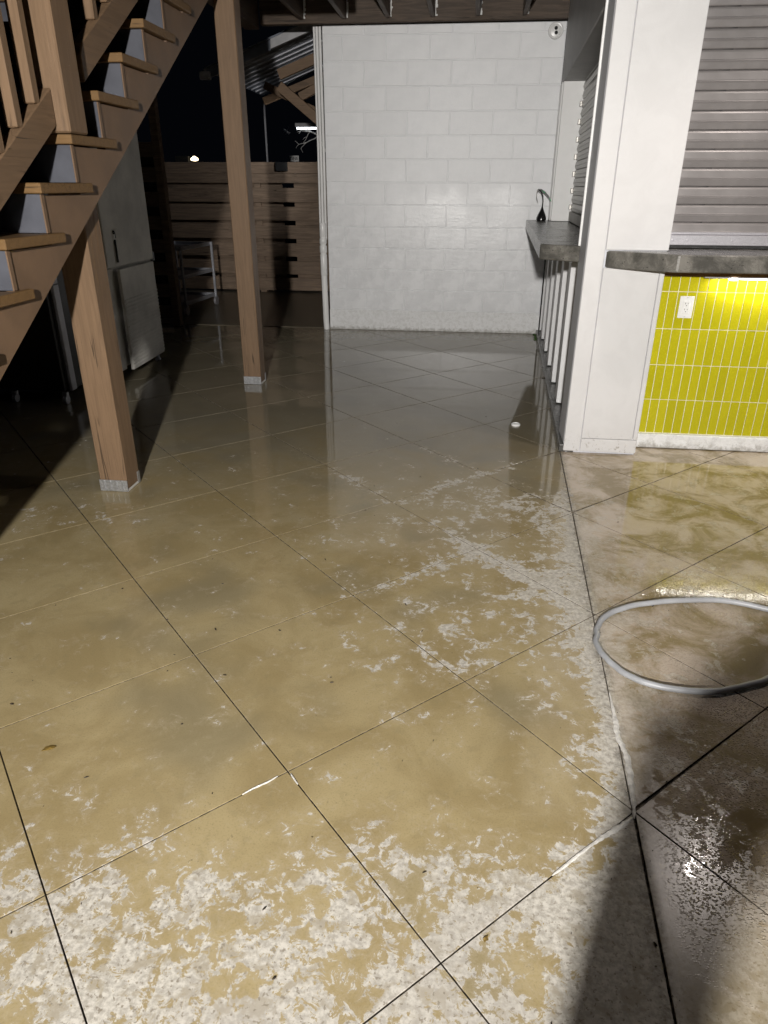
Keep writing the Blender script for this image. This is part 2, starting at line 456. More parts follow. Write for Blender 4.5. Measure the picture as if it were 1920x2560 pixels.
# ------------------------------------------------------------------ painted block wall
WY = 7.5438; BX0 = -1.27118; HB = .2032; Z13 = .21428; WL, WR, WT = -1.455, .752, 2.728
bw = thing('block_wall', 'white painted concrete block wall standing across the back of the wet floor', 'wall', (-.35, WY, 0))
box('mortar_bed', WL, WR, WY + .0060, WY + .20, 0, WT, 'block', bw, .004)
box('base_course', WL - .002, WR, WY - .002, WY + .02, .0, Z13 - .004, 'base', bw, .004)
protos = {}
def block(x0, x1, z0, z1):
    gp = .0036
    w, h = round(x1 - x0, 4), round(z1 - z0, 4)
    if w < .02: return
    if (w, h) not in protos:
        o = MB().box(gp, w - gp, 0, .02, gp, h - gp, .0030, 1).build('block', 'block', bw)
        protos[(w, h)] = o; base = Vector(o.location); o['b'] = 0; del o['b']
        o.location = base + Vector((x0, WY - random.uniform(0, .0012), z0))
    else:
        o = link('block', protos[(w, h)].data, bw); o.location = Vector(o.location) + Vector((x0, WY - random.uniform(0, .0012), z0))
for k in range(13):
    z0 = Z13 + HB * k; z1 = min(z0 + HB, WT)
    odd = (k % 2 == 0)
    xs = [WL] + [x for x in (BX0 + HB * (j * 2 + (1 if odd else 0)) for j in range(-2, 9)) if WL + .03 < x < WR - .03] + [WR]
    for a, b in zip(xs, xs[1:]): block(a, b, z0, z1)
pp = thing('wall_fitting', 'round white wall plate with two black holes at the top right of the block wall', 'wall plate', (.655, WY, 2.655))
MB().lathe([(.066, 0), (.066, -.010), (.060, -.016), (.050, -.014), (.047, -.020), (.020, -.024)], (.655, WY - .002, 2.655), 28, 'y').build('plate', 'wht', pp, True)
for dz in (-.017, .017):
    MB().lathe([(.0145, 0), (.0145, -.006), (.011, -.007)], (.655 + .004 * (dz < 0), WY - .0255, 2.655 + dz), 14, 'y').build('hole', 'dark', pp)

cd = thing('conduit_run', 'white painted conduits and pipe strapped up the left edge of the block wall', 'pipe', (-1.50, WY, 0))
for i, (x, r) in enumerate(((-1.477, .013), (-1.506, .014), (-1.532, .010))):
    MB().tube([(x, WY + .01, .90 if i != 2 else .96), (x + .004, WY + .01, 1.7), (x, WY + .01, WT - .005)], r, 10).build('conduit', 'trim', cd, True)
MB().tube([(-1.492, WY - .012, 0.0), (-1.497, WY - .012, .10), (-1.503, WY - .010, .5), (-1.505, WY - .010, .95)], .031, 14).build('pipe', 'trim', cd, True)
for z0, z1, r in ((.93, 1.06, .034), (.86, .915, .037), (.775, .845, .038), (.55, .76, .0355)):
    MB().lathe([(r - .003, z0), (r, z0 + .006), (r, z1 - .006), (r - .003, z1)], (-1.504, WY - .010, 0), 16).build('coupling', 'wht', cd, True)

# ------------------------------------------------------------------ ceiling: ledger, joists, deck
lg = box('ledger_beam', -2.02, .80, 7.495, 7.58, 2.738, 3.02, 'ledger', None, .004)
tag(lg, 'dark brown ledger beam along the top of the block wall', 'beam')
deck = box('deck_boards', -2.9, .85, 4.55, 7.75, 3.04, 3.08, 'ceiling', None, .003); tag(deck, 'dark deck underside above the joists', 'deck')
where = ['leftmost', 'second from left', 'third from left', 'fourth from left', 'fifth from left', 'rightmost']
for i, x in enumerate((-1.63, -1.235, -.837, -.437, -.040, .372)):
    j = thing('ceiling_joist', 'dark brown ceiling joist meeting the ledger, %s of the row' % where[i], 'joist', (x, 7.4, 2.76), 'ceiling joists over the block wall')
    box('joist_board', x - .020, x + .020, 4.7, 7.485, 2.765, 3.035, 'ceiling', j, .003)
    mb = MB(); z = 2.775; s_ = 1
    xs = x + .0215
    while z < 3.02:                                   # ragged flaking paint strip on the hanger flange
        h = random.uniform(.012, .035); w = random.uniform(.006, .022)
        mb.box(xs, xs + w, 7.482, 7.4935, z, z + h, .001); z += h
    mb.build('flaking_flange', 'peel', j)
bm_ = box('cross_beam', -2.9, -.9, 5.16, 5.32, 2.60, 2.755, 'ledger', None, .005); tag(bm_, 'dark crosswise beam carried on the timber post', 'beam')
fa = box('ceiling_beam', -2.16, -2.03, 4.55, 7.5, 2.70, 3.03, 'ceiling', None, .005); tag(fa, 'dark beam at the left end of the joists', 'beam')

# ------------------------------------------------------------------ side of the kiosk: local frame (s along wall, d towards the room, z)
SA = R(2.42); SO = Vector((.597, 3.910))
SU = Vector((math.sin(SA), math.cos(SA))); SN = Vector((-math.cos(SA), math.sin(SA)))
def SX(s, d, z): return (SO.x + SU.x * s + SN.x * d, SO.y + SU.y * s + SN.y * d, z)
SEND = 3.625
kb = MB().box(.012, SEND, -.06, .024, 0, .046, .006, 2).build('kerb', 'kerb', None, False, SX)
tag(kb, 'low dark wet concrete kerb along the foot of the ribbed white wall', 'kerb')
cw = thing('ribbed_wall', 'white ribbed panel wall under the side counter with a roller hatch above', 'wall', SX(2.0, -.05, 0))
MB().box(.26, SEND, -.20, -.048, .04, 1.018, .003).build('backing_panel', 'white', cw, False, SX)
ribs = [.30 + .56 * i for i in range(6)] + [3.56]
for s0 in ribs:
    MB().prism([(s0 - .012, -.0485), (s0 + .0, -.010), (s0 + .17, -.010), (s0 + .20, -.0485)] if s0 < 3.5 else [(s0 - .01, -.0485), (s0, -.010), (s0 + .05, -.010), (s0 + .06, -.0485)],
               .055, 1.016, 'z').build('rib', 'white', cw, False, SX)
MB().box(.245, SEND, -.42, -.001, 2.235, 2.95, .006).build('header', 'header', cw, False, SX)
MB().box(3.30, SEND, -.20, -.001, 1.108, 2.233, .003).build('far_jamb', 'trim', cw, False, SX)
for a in (3.36, 3.47, 3.55):
    MB().box(a, a + .045, -.003, .010, 1.11, 2.232, .003).build('jamb_moulding', 'trim', cw, False, SX)
MB().box(.245, SEND, -.60, -.43, 1.0, 2.95, .003).build('inner_wall', 'dark', cw, False, SX)

def slat_profile(pitch, depth):
    return [(-.004, 0), (.000, -.003), (.004, -.006), (.006, -.012), (depth * .75, -pitch * .48), (depth * 1.0, -pitch * .52), (depth * 1.05, -pitch * .55), (depth * .80, -pitch * .58),
            (depth * 1.0, -pitch * .61), (depth * .85, -pitch * .66), (depth * .28, -pitch * .93), (.001, -pitch * .965), (-.004, -pitch * .985), (-.010, -pitch * .985), (-.010, 0)]
sh = thing('side_roller_shutter', 'galvanised roller shutter closed over the hatch above the side counter', 'shutter', SX(1.8, -.13, 1.11))
pitch = .0690; s0, s1 = .26, 3.30; zt = 1.195
me0 = None
for i in range(16):
    if me0 is None:
        B = MB(); prof = slat_profile(pitch, .012)
        o = B.prism([(d - .180, z) for d, z in prof], s0, s1, 'x').build('slat', 'shutter2', sh, False, lambda a, b, c: SX(a, b, c))
        me0 = o
        o.location = Vector(o.location) + Vector((0, 0, zt + pitch))
    else: share(me0, 'slat', sh, (0, 0, zt + pitch * (i + 1)))
    if i % 2 == 0 and i < 14:
        MB().box(3.262, 3.298, -.172, -.152, zt + pitch * i + .012, zt + pitch * i + .055, .003).build('end_lock', 'shutter2', sh, False, SX)
MB().box(s0, s1, -.195, -.160, 1.112, 1.192, .004).build('bottom_bar', 'steel', sh, False, SX)
MB().box(1.15, 1.24, -.160, -.140, 1.135, 1.165, .004).build('lock', 'galv', sh, False, SX)
MB().lathe([(.012, 0), (.012, .035), (.006, .04)], (0, 0, 0), 10, 'y').build('lock_knob', 'galv', sh, True, lambda a, b, c: SX(1.05 + a, -.160 + b, 1.15 + c))

ct = MB()
ct.prism([(.245, -.205), (.245, -.02), (.385, .218), (3.60, .218), (3.60, -.205)], 1.022, 1.105, 'z', .005)
o = ct.build('side_countertop', 'slab', None, False, SX)
tag(o, 'dark polished concrete counter slab under the side shutter', 'countertop')

# ------------------------------------------------------------------ white corner column
PX0, PX1, PY0, PY1 = .597, 1.003, 3.910, 4.150
co = thing('corner_column', 'broad white panelled corner column between the two serving counters', 'column', (.80, 4.08, 0))
box('core', PX0 + .012, PX1 - .004, PY0 + .012, PY1, 0, 2.95, 'shade_face', co, .002)
box('stile', PX0, .6885, PY0, PY0 + .020, .012, 2.94, 'panel', co, .0025)
box('bottom_rail', .6915, PX1, PY0, PY0 + .020, .012, .0885, 'panel', co, .0025)
box('face_panel', .6915, .9755, PY0, PY0 + .020, .0915, 1.020, 'panel', co, .0025)
box('stile', .9785, PX1, PY0, PY0 + .020, .0915, 1.020, 'panel', co, .0025)
box('face_panel', .6915, PX1, PY0, PY0 + .020, 1.106, 2.94, 'panel', co, .0025)
box('return_board', PX0 - .001, PX0 + .0115, PY0 + .0215, PY1, .05, 2.94, 'shade_face', co, .002)
box('edge_trim', PX0 - .012, PX0 + .004, PY1 + .001, PY1 + .016, 1.107, 2.94, 'wht', co, .003)

# ------------------------------------------------------------------ tiled wall with counter, shutter, outlet, light bar
TY = 4.070; TX0, TXN = 1.0465, 27
tw = thing('tiled_wall', 'chartreuse stacked tile wall under the concrete counter', 'wall', (1.7, TY, 0))
box('grout_bed', 1.004, 2.42, TY + .0015, TY + .12, .085, 1.02, 'grout', tw, .002)
TP = .0493; ZR = [.0905, .2905, .4905, .6905, .8885, .970]
tm = {}
for r_ in range(5):
    z0, z1 = ZR[r_], ZR[r_ + 1]
    for c_ in range(-1, TXN):
        x0 = 1.0315 + TP * c_; x1 = x0 + TP
        if c_ == -1: x0 = 1.006
        w, h = round(x1 - x0 - .0044, 4), round(z1 - z0 - .0044, 4)
        if (w, h) not in tm:
            o = MB().box(0, w, -.0045, .003, 0, h, .0014, 2).build('tile', 'tile', tw); tm[(w, h)] = o
        else: o = link('tile', tm[(w, h)].data, tw)
        b_ = -Vector(tw.location)
        o.location = b_ + Vector((x0 + .0022, TY + random.uniform(-.0004, .0004), z0 + .0022))
        o.rotation_euler = (random.uniform(-.006, .006), 0, random.uniform(-.018, .018))
box('baseboard', 1.0035, 2.42, TY - .024, TY + .05, .004, .087, 'base', tw, .004)
box('ledger_strip', 1.005, 2.42, TY - .062, TY + .02, .9735, 1.020, 'wood_raw', tw, .002)
ou = thing('power_outlet', 'white double power outlet set on the chartreuse tiles', 'outlet', (1.181, TY - .005, .809))
box('cover_plate', 1.1435, 1.2185, TY - .0115, TY - .0045, .751, .867, 'wht', ou, .003, seg=2)
box('receptacle_body', 1.1635, 1.1985, TY - .0150, TY - .0118, .7755, .8425, 'wht', ou, .0018)
for zc in (.824, .793):
    for dx_, w_, h_ in ((-.0065, .0022, .0085), (.0065, .0022, .0070)):
        box('slot', 1.181 + dx_ - w_ / 2, 1.181 + dx_ + w_ / 2, TY - .0156, TY - .0148, zc + .001, zc + .001 + h_, 'dark', ou, 0)
    MB().lathe([(.0026, 0), (.0026, -.0008)], (1.181, TY - .0149, zc - .006), 8, 'y').build('ground_hole', 'dark', ou)
for zc in (.7595, .8585):
    MB().lathe([(.003, 0), (.0026, -.001)], (1.181, TY - .0114, zc), 8, 'y').build('screw', 'galv', ou)

o = MB().prism([(.693, 3.908), (.735, 3.868), (1.005, 3.705), (2.45, 3.705), (2.45, 4.115), (1.006, 4.115), (1.006, 3.908)], 1.0215, 1.104, 'z', .006).build('front_countertop', 'slab')
tag(o, 'pitted concrete counter slab over the chartreuse tiles', 'countertop')
lb = thing('light_bar', 'lit light bar fixed under the pitted concrete counter', 'lamp', (1.8, 4.026, .97))
box('housing', 1.235, 2.40, 4.012, 4.040, .966, .9728, 'alu', lb, .002)
MB().lathe([(.024, 0), (.024, -.006), (.015, -.010)], (1.385, 4.026, .9655), 16).build('lens', 'lamp_white', lb, True)
box('diffuser', 1.42, 2.39, 4.017, 4.035, .960, .9655, 'lamp_white', lb, .001)
ld = bpy.data.lights.new('light_bar_glow', 'AREA'); ld.shape = 'RECTANGLE'; ld.size = 1.10; ld.size_y = .014; ld.energy = STRIP_W; ld.color = (1, .96, .86)
lo = bpy.data.objects.new('light_bar_glow', ld); C.objects.link(lo); lo.parent = lb
lo.location = Vector((1.85, 4.024, .957)) - Vector(lb.location); lo.rotation_euler = (R(6), 0, 0)

fs = thing('front_roller_shutter', 'grey roller shutter closed above the pitted concrete counter', 'shutter', (1.7, 4.13, 1.11))
pitch = .0853; me0 = None
for i in range(17):
    if me0 is None:
        prof = slat_profile(pitch, .0105)
        me0 = MB().prism([(4.128 - d, z) for d, z in prof], 1.028, 2.44, 'x').build('slat', 'shutter', fs)
        me0.location = Vector(me0.location) + Vector((0, 0, 1.232 + pitch * 0))
    else: share(me0, 'slat', fs, (0, 0, 1.232 + pitch * i))
box('bottom_bar', 1.034, 2.44, 4.088, 4.135, 1.121, 1.1715, 'bar', fs, .003)
box('bar_lip', 1.030, 2.44, 4.098, 4.140, 1.1725, 1.186, 'bar', fs, .003)
box('gasket', 1.030, 2.44, 4.094, 4.130, 1.106, 1.1205, 'rubber', fs, .002)
for x in (1.060, 1.135, 1.36, 1.58, 1.80):
    MB().lathe([(.0055, 0), (.0050, -.0025), (.002, -.0032)], (x, 4.0878, 1.147), 10, 'y').build('rivet', 'bar', fs, True)
box('guide_rail', 1.006, 1.027, 4.075, 4.145, 1.107, 2.94, 'dark', fs, .002)
kw = box('kiosk_wall', 1.004, 2.45, 4.16, 4.30, 1.02, 2.95, 'dark', None, .003); tag(kw, 'dark wall behind the grey front shutter', 'wall')

# barn lamp over the hatch (above the frame, lights the counter side)
bl = thing('barn_lamp', 'lit barn lamp on a curved arm above the front shutter', 'lamp', (BARN.x, 4.12, 2.75))
MB().tube([(BARN.x, 4.12, 2.80), (BARN.x, 3.8, 2.98), (BARN.x, 3.45, 3.0), (BARN.x, BARN.y + .02, 2.86), (BARN.x, BARN.y, 2.66)], .012, 8).build('arm', 'fitting', bl, True)
MB().lathe([(.035, .16), (.045, .10), (.09, .06), (.17, -.01), (.165, -.012), (.085, .05), (.03, .085)], tuple(BARN), 24).build('lamp_shade', 'fitting', bl, True)
MB().lathe([(.012, .07), (.03, .045), (.034, .03), (.022, .008), (.006, .0)], tuple(BARN), 14).build('bulb', 'lamp_white', bl, True)
ld = bpy.data.lights.new('barn_lamp_glow', 'SPOT'); ld.energy = BARN_W; ld.spot_size = R(150); ld.spot_blend = .8; ld.shadow_soft_size = .04; ld.color = (1, .90, .84)
lo = bpy.data.objects.new('barn_lamp_glow', ld); C.objects.link(lo); lo.parent = bl; lo.location = BARN - Vector((0, 0, .035)) - Vector(bl.location)
lo.rotation_euler = (R(-8), 0, 0)

# ------------------------------------------------------------------ staircase
RISE, RUN = .1748, .2790; NY0, NZ0 = 2.366, 1.232           # tread whose nosing is at NY0
def ny(k): return NY0 + RUN * k
def nz(k): return NZ0 + RISE * k
stc = thing('staircase', 'brown timber staircase with slate grey risers climbing past the left edge', 'staircase', (-1.6, 1.0, 0))
K0, K1 = -6, 9
def zb(y): return .781 + .617 * (y - 2.215)
def stringer(x0, x1):
    pts = [(ny(K0) + .03, 0.0)]
    for k in range(K0, K1 + 1):
        yr = ny(k) + .0515
        pts.append((yr, nz(k) - .042))
        pts.append((ny(k + 1) + .0515, nz(k) - .042))
    ye = ny(K1 + 1) + .030
    pts.append((ye, zb(ye))); pts.append((2.215 - .781 / .617, 0.0))
    return MB().prism(pts, x0, x1, 'x', .0).build('stringer', 'stringer', stc)
stringer(-1.640, -1.600); stringer(-2.740, -2.700)
TH_ = .036
def tread_poly(): return [(-1.572, 0), (-1.572, .392), (-1.598, .392), (-1.598, .305), (-2.74, .305), (-2.74, 0)]
for k in range(K0, K1 + 1):
    B = MB().prism([(x, y + ny(k)) for x, y in tread_poly()], nz(k) - TH_, nz(k), 'z', .003)
    B.build('tread', 'nosing', stc)
    box('riser', -2.735, -1.6005, ny(k) + .030, ny(k) + .050, (nz(k - 1) + .0015) if k > K0 else 0, nz(k) - TH_ - .001, 'riser', stc, .002)
    box('riser_end', -1.5995, -1.5940, ny(k) + .0285, ny(k) + .0505, (nz(k - 1) + .0015) if k > K0 else 0, nz(k) - TH_ - .001, 'stringer', stc, .0015)
def rail_seg(y0, y1, x0, x1, zoff0, zoff1, name, mat='timber_y', nose=False):
    def zl(y, o): return 1.311 + .6265 * (y - 2.42) + o
    pts = [(y0, zl(y0, zoff0)), (y1, zl(y1, zoff0)), (y1, zl(y1, zoff1)), (y0 + (.03 if nose else 0), zl(y0 + (.03 if nose else 0), zoff1))]
    if nose: pts.append((y0, zl(y0, zoff1) - .028))
    return MB().prism(pts, x0, x1, 'x', .004).build(name, mat, stc)
rail_seg(.66, 2.890, -1.648, -1.604, 0, .128, 'bottom_rail')
rail_seg(3.168, 5.1, -1.648, -1.604, 0, .128, 'bottom_rail', nose=True)
box('newel_post', -1.692, -1.5535, 2.893, 3.033, nz(2) + .001, 2.78, 'timber', stc, .006)
rail_seg(.66, 2.89, -1.665, -1.59, .92, .965, 'handrail'); rail_seg(3.07, 5.1, -1.665, -1.59, .92, .965, 'handrail')
ys = [2.903 - .1385 * i for i in range(15)] + [3.335 + .1385 * i for i in range(12)]
for y in ys:
    zl = 1.329 + .6265 * (y + .02 - 2.42)
    box('baluster', -1.650, -1.606, y, y + .042, zl + .112, zl + .925, 'timber', stc, .004)

# ------------------------------------------------------------------ timber posts
def post(x0, x1, y0, y1, z1, label, gaps):
    p_ = thing('timber_post', label, 'post', ((x0 + x1) / 2, (y0 + y1) / 2, 0), 'square brown timber posts')
    box('shaft', x0, x1, y0, y1, .012, z1, 'timber', p_, .005)
    B = MB(); B.box(x0 - .002, x1 + .002, y0 - .004, y0 - .0005, .002, .062, .001)
    n = 4
    for i in range(n):
        xx = x0 + (x1 - x0) * (i + .75) / (n + .5)
        B.box(xx - .004, xx + .004, y0 - .0085, y0 - .0035, .008, .058, .0015)
    B.build('base_strap', 'galv', p_)
    box('base_plate', x0 + .003, x1 + .001, y0 + .001, y1, .0015, .0115, 'steel', p_, .001)
    box('side_tab', x1 + .001, x1 + .004, y1 - .03, y1 - .004, .002, .065, 'galv', p_, .001)
    return p_
np_ = post(-1.788, -1.6455, 3.050, 3.190, 1.62, 'brown square timber post holding up the staircase stringer', 1)
post(-1.690, -1.556, 5.172, 5.306, 2.60, 'brown square timber post standing free in the middle of the floor', 0)
for y, z0, z1 in ((3.086, .98, 1.40), (3.140, 1.12, 1.46)):        # joint lines in the packed top of the near post
    box('joint_line', -1.6458, -1.6448, y, y + .0012, z0, z1, 'nosing', np_, 0)

# ------------------------------------------------------------------ fridges under the stair
fr = thing('steel_refrigerator', 'dull stainless refrigerator with its ridged lower door ajar behind the stair', 'refrigerator', (-2.95, 5.5, 0))
FX = -2.655
box('cabinet', -3.35, FX, 5.095, 5.915, .10, 1.86, 'steel', fr, .006)
box('top_door', FX + .001, FX + .030, 5.105, 5.905, .845, 1.845, 'steel', fr, .008, seg=2)
B = MB(); hy = 5.895; ang = R(2.6)
def LD(x, y, z):
    dy = y - hy; return (FX + .004 + x * math.cos(ang) - dy * math.sin(ang), hy + dy * math.cos(ang) + x * math.sin(ang), z)
B.box(0, .026, 5.215, 5.895, .075, .828, .008, 2, LD)
ld_ = B.build('lower_door', 'steel', fr)
B = MB(); zz = .10
while zz < .62: B.box(.0262, .0335, 5.225, 5.885, zz, zz + .012, .002, 1, LD); zz += .0275
B.build('ridges', 'steel', ld_)
box('front_strip', FX + .001, FX + .012, 5.105, 5.200, .085, .835, 'steel', fr, .003)
B = MB(); B.box(FX + .031, FX + .046, 5.250, 5.262, .875, 1.035, .003); B.build('handle', 'fitting', fr)
MB().lathe([(.014, 0), (.014, .006), (.009, .012)], (FX + .030, 5.262, 1.085), 12, 'x').build('lock', 'fitting', fr, True)
box('key', FX + .042, FX + .045, 5.259, 5.268, 1.045, 1.082, 'fitting', fr, .001)
box('hinge', FX + .002, FX + .034, 5.893, 5.917, 1.85, 1.885, 'alu', fr, .003); box('hinge', FX + .002, FX + .034, 5.906, 5.918, .83, .90, 'alu', fr, .002)
for x, y in ((-2.69, 5.14), (-2.69, 5.88), (-3.3, 5.14), (-3.3, 5.88)):
    MB().lathe([(.024, .003), (.026, .012), (.014, .03), (.014, .099)], (x, y, 0), 12).build('foot', 'alu', fr, True)
bf = thing('black_refrigerator', 'black refrigerator with a pale edge strip in the dark under the stair', 'refrigerator', (-3.1, 4.75, 0))
box('cabinet', -3.62, -2.745, 4.505, 5.05, .085, 1.50, 'black', bf, .006)
box('door', -3.62, -2.75, 4.455, 4.500, .10, 1.49, 'black', bf, .008, seg=2)
box('edge_strip', -2.7435, -2.722, 4.51, 4.575, .09, .80, 'alu', bf, .003); box('edge_strip', -2.7435, -2.722, 4.51, 4.575, .804, 1.49, 'alu', bf, .003)
for x in (-3.56, -3.15, -2.77):
    c_ = MB(); c_.lathe([(.012, -.014), (.030, -.012), (.030, .012), (.012, .014)], (x, 4.49, .031), 14, 'x'); w_ = c_.build('caster', 'alu', bf, True)
    box('fork', x - .018, x + .018, 4.475, 4.505, .055, .0845, 'galv', bf, .002)

# ------------------------------------------------------------------ fences and cart at the back
fn = thing('back_fence', 'brown horizontal board fence closing the yard behind the posts', 'fence', (-3, 10.25, 0))
zz = [(.030, .205), (.252, .430), (.492, .668), (.726, .902), (.962, 1.138), (1.196, 1.374), (1.434, 1.552), (1.5535, 1.69)]
for a, b in zz: box('board', -4.7, -1.25, 10.25, 10.275, a, b, 'fence', fn, .003)
for x in (-4.6, -2.95, -1.45): box('fence_post', x - .045, x + .045, 10.276, 10.366, 0, 1.66, 'fence', fn, .004)
for a in (.205, .43, .668, .902, 1.138, 1.374):
    for x0, x1 in ((-4.55, -3.0), (-2.905, -2.60), (-2.44, -1.50)): box('back_board', x0, x1, 10.30, 10.322, a - .05, a + .10, 'fence', fn, .003)  # leftmost run is added, closing the gaps to lighten the fence there
box('shelf_block', -2.66, -2.50, 10.215, 10.249, 1.58, 1.69, 'dark', fn, .003)
sf = thing('side_fence', 'dark slatted fence and post at the left behind the steel refrigerator', 'fence', (-3.6, 7.5, 0))
box('fence_post', -3.185, -3.105, 7.46, 7.55, .004, 2.7, 'fence', sf, .005)
for i in range(8): box('board', -4.9, -3.187, 7.49, 7.515, .08 + .225 * i, .08 + .225 * i + .135, 'fence', sf, .003)
for i in range(7): box('back_board', -4.9, -3.187, 7.56, 7.58, .19 + .225 * i, .19 + .225 * i + .12, 'dark', sf, .003)

ca = thing('utility_cart', 'two shelf aluminium utility cart on casters before the fence', 'cart', (-3.5, 8.58, 0))
def CT(x, y, z):
    a = R(-4); X, Y = x + 3.5, y - 8.58
    return (-3.5 + X * math.cos(a) - Y * math.sin(a), 8.58 + X * math.sin(a) + Y * math.cos(a), z)
for z0 in (.735, .425, .125):
    MB().box(-3.72, -3.28, 8.17, 9.0, z0 - .002, z0, 0).build('shelf_sheet', 'alu', ca, False, CT)
    B = MB(); B.box(-3.745, -3.722, 8.15, 9.02, z0 - .012, z0 + .03, .003); B.box(-3.278, -3.255, 8.15, 9.02, z0 - .012, z0 + .03, .003)
    B.box(-3.722, -3.278, 8.15, 8.168, z0 - .012, z0 + .03, .003); B.box(-3.722, -3.278, 9.002, 9.02, z0 - .012, z0 + .03, .003); B.build('shelf_rim', 'alu', ca, False, CT)
for x in (-3.746, -3.254):
    for y in (8.149, 9.021):
        MB().box(x - .013, x + .013, y - .013, y + .013, .112, .766, .003).build('leg', 'alu', ca, False, CT)
        w_ = MB().lathe([(.02, -.016), (.052, -.014), (.052, .014), (.02, .016)], (x, y, .055), 18, 'x').build('caster', 'bar', ca, True, CT)
        MB().box(x - .024, x + .024, y - .02, y + .02, .10, .112, .002).build('caster_fork', 'galv', ca, False, CT)

# ------------------------------------------------------------------ beyond the fence: pavilion roof, lamps, sign
pv = thing('lean_to_roof', 'lean-to roof with pale fascia and brown brace left of the block wall', 'roof', (-1.9, 8.2, 1.7))
LK = .911                                       # the lean-to stands 8.2 m away
def lean(poly): return [(x * LK, 1.4 + (z - 1.4) * LK) for x, z in poly]
def slope(x): return 2.551 + (x + 3.114) * .3455
RY = 8.2
MB().prism(lean([(-2.315, slope(-2.315) - .05), (-2.315, slope(-2.315) + .045), (-1.25, slope(-1.25) + .045), (-1.25, slope(-1.25) - .05)]), RY - .03, RY, 'y', .003).build('fascia', 'fascia', pv)
MB().prism(lean([(-3.08, slope(-3.08) - .062), (-3.08, slope(-3.08) + .03), (-2.3165, slope(-2.3165) + .04), (-2.3165, slope(-2.3165) - .062)]), RY - .015, RY + .008, 'y', .003).build('shaded_fascia', 'roof', pv)  # shadowed length of the fascia, its shade painted with the darker roof colour
MB().prism(lean([(-3.11, slope(-3.11) + .032), (-1.25, slope(-1.25) + .050), (-1.25, slope(-1.25) + .07), (-3.11, slope(-3.11) + .052)]), RY - .035, RY + 2.2, 'y', .002).build('roof_sheet', 'roof', pv)
for i in range(11):
    y = RY + .09 + i * .19
    MB().prism(lean([(-3.08, slope(-3.08) + .018), (-1.25, slope(-1.25) + .036), (-1.25, slope(-1.25) + .0495), (-3.08, slope(-3.08) + .0315)]), y, y + .035, 'y').build('roof_rib', 'alu', pv)
box('gutter_end', -2.874, -2.760, RY - .05, RY, 2.393, 2.470, 'fascia', pv, .005)
def bar(a, b, w, d, y, name, mat='timber_x'):
    a, b = Vector(a), Vector(b); e = (b - a).normalized(); n = Vector((-e.y, e.x)) * w / 2
    MB().prism(lean([tuple(a - n), tuple(b - n), tuple(b + n), tuple(a + n)]), y, y + d, 'y', .003).build(name, mat, pv)
bar((-2.278, 2.552), (-1.25, 2.912), .105, .065, RY + .10, 'rafter')
bar((-2.278, 2.44), (-1.45, 1.80), .105, .062, RY + .09, 'knee_brace')
bar((-2.63, 2.528), (-2.0, 2.244), .085, .055, RY + .70, 'rafter'); bar((-2.77, 2.397), (-1.66, 2.77), .085, .055, RY + 1.1, 'rafter')
bar((-2.06, 2.335), (-1.4, 2.63), .09, .060, RY + .17, 'rafter')
box('roof_post', -1.40, -1.30, RY + .1, RY + .2, 0, 2.6, 'timber', pv, .005)
dp = box('drain_pipe', -3.535, -3.505, 13.0, 13.03, 0, 2.69, 'alu', None, .004); tag(dp, 'thin grey pole standing dark beyond the fence right of the timber post', 'pole')
# lamp on the hidden flank of the block wall, lighting the yard fence
yl = thing('bulkhead_lamp', 'lit bulkhead lamp on a mast hidden behind the block wall', 'lamp', (-1.36, 8.9, 2.0))
box('housing', -1.40, -1.30, 8.82, 8.98, 1.93, 2.07, 'fitting', yl, .01); box('lens', -1.43, -1.401, 8.84, 8.96, 1.95, 2.05, 'lamp_white', yl, .008); box('mast', -1.30, -1.26, 8.88, 8.92, 0, 2.0, 'fitting', yl, .003)
ld = bpy.data.lights.new('bulkhead_glow', 'SPOT'); ld.energy = 75; ld.spot_size = R(75); ld.spot_blend = 1.0; ld.shadow_soft_size = .05; ld.color = (.95, .97, 1)
lo = bpy.data.objects.new('bulkhead_glow', ld); C.objects.link(lo); lo.parent = yl; lo.location = Vector((-1.45, 8.9, 2.0)) - Vector(yl.location)
lo.rotation_euler = (Vector((-3.9, 10.25, 1.45)) - Vector((-1.45, 8.9, 2.0))).to_track_quat('-Z', 'Y').to_euler()
tl = thing('tube_lamp', 'lit white tube lamp hanging beyond the fence beside the block wall', 'lamp', (-2.82, 12.8, 2.26))
box('housing', -2.96, -2.56, 12.77, 12.83, 2.275, 2.335, 'fascia', tl, .008)
MB().tube([(-2.935, 12.8, 2.257), (-2.58, 12.8, 2.257)], .014, 8).build('tube', 'tube', tl, True)
tr = thing('bare_branches', 'pale bare branches lit under the tube lamp beyond the fence', 'branches', (-2.6, 12.8, 1.6))
B = MB()
def twig(p, d, L, r, n):
    p = Vector(p); d = Vector(d).normalized(); pts = [p]
    for i in range(3):
        d = (d + Vector((random.uniform(-.35, .35), random.uniform(-.2, .2), random.uniform(-.3, .3)))).normalized()
        p = p + d * L / 3; pts.append(p)
    B.tube(pts, [r, r * .9, r * .75, r * .6], 5)
    if n:
        for _ in range(2): twig(pts[random.choice((2, 3))], d + Vector((random.uniform(-.9, .9), 0, random.uniform(-.8, .8))), L * .62, r * .65, n - 1)
for q in ((-1, 0, .1), (-.9, 0, -.35), (-.6, 0, .4)): twig((-2.58, 12.78, 2.15), q, .22, .010, 2)
B.tube([(-2.58, 12.78, 2.15), (-2.45, 12.8, 1.9), (-2.42, 12.8, 0)], .016, 6)
B.build('branch', 'peel', tr)
B = MB()
for _ in range(9): twig((-3.13, 12.9, 2.235), (random.uniform(-1, 1), 0, random.uniform(-1, 1)), .07, .004, 0)
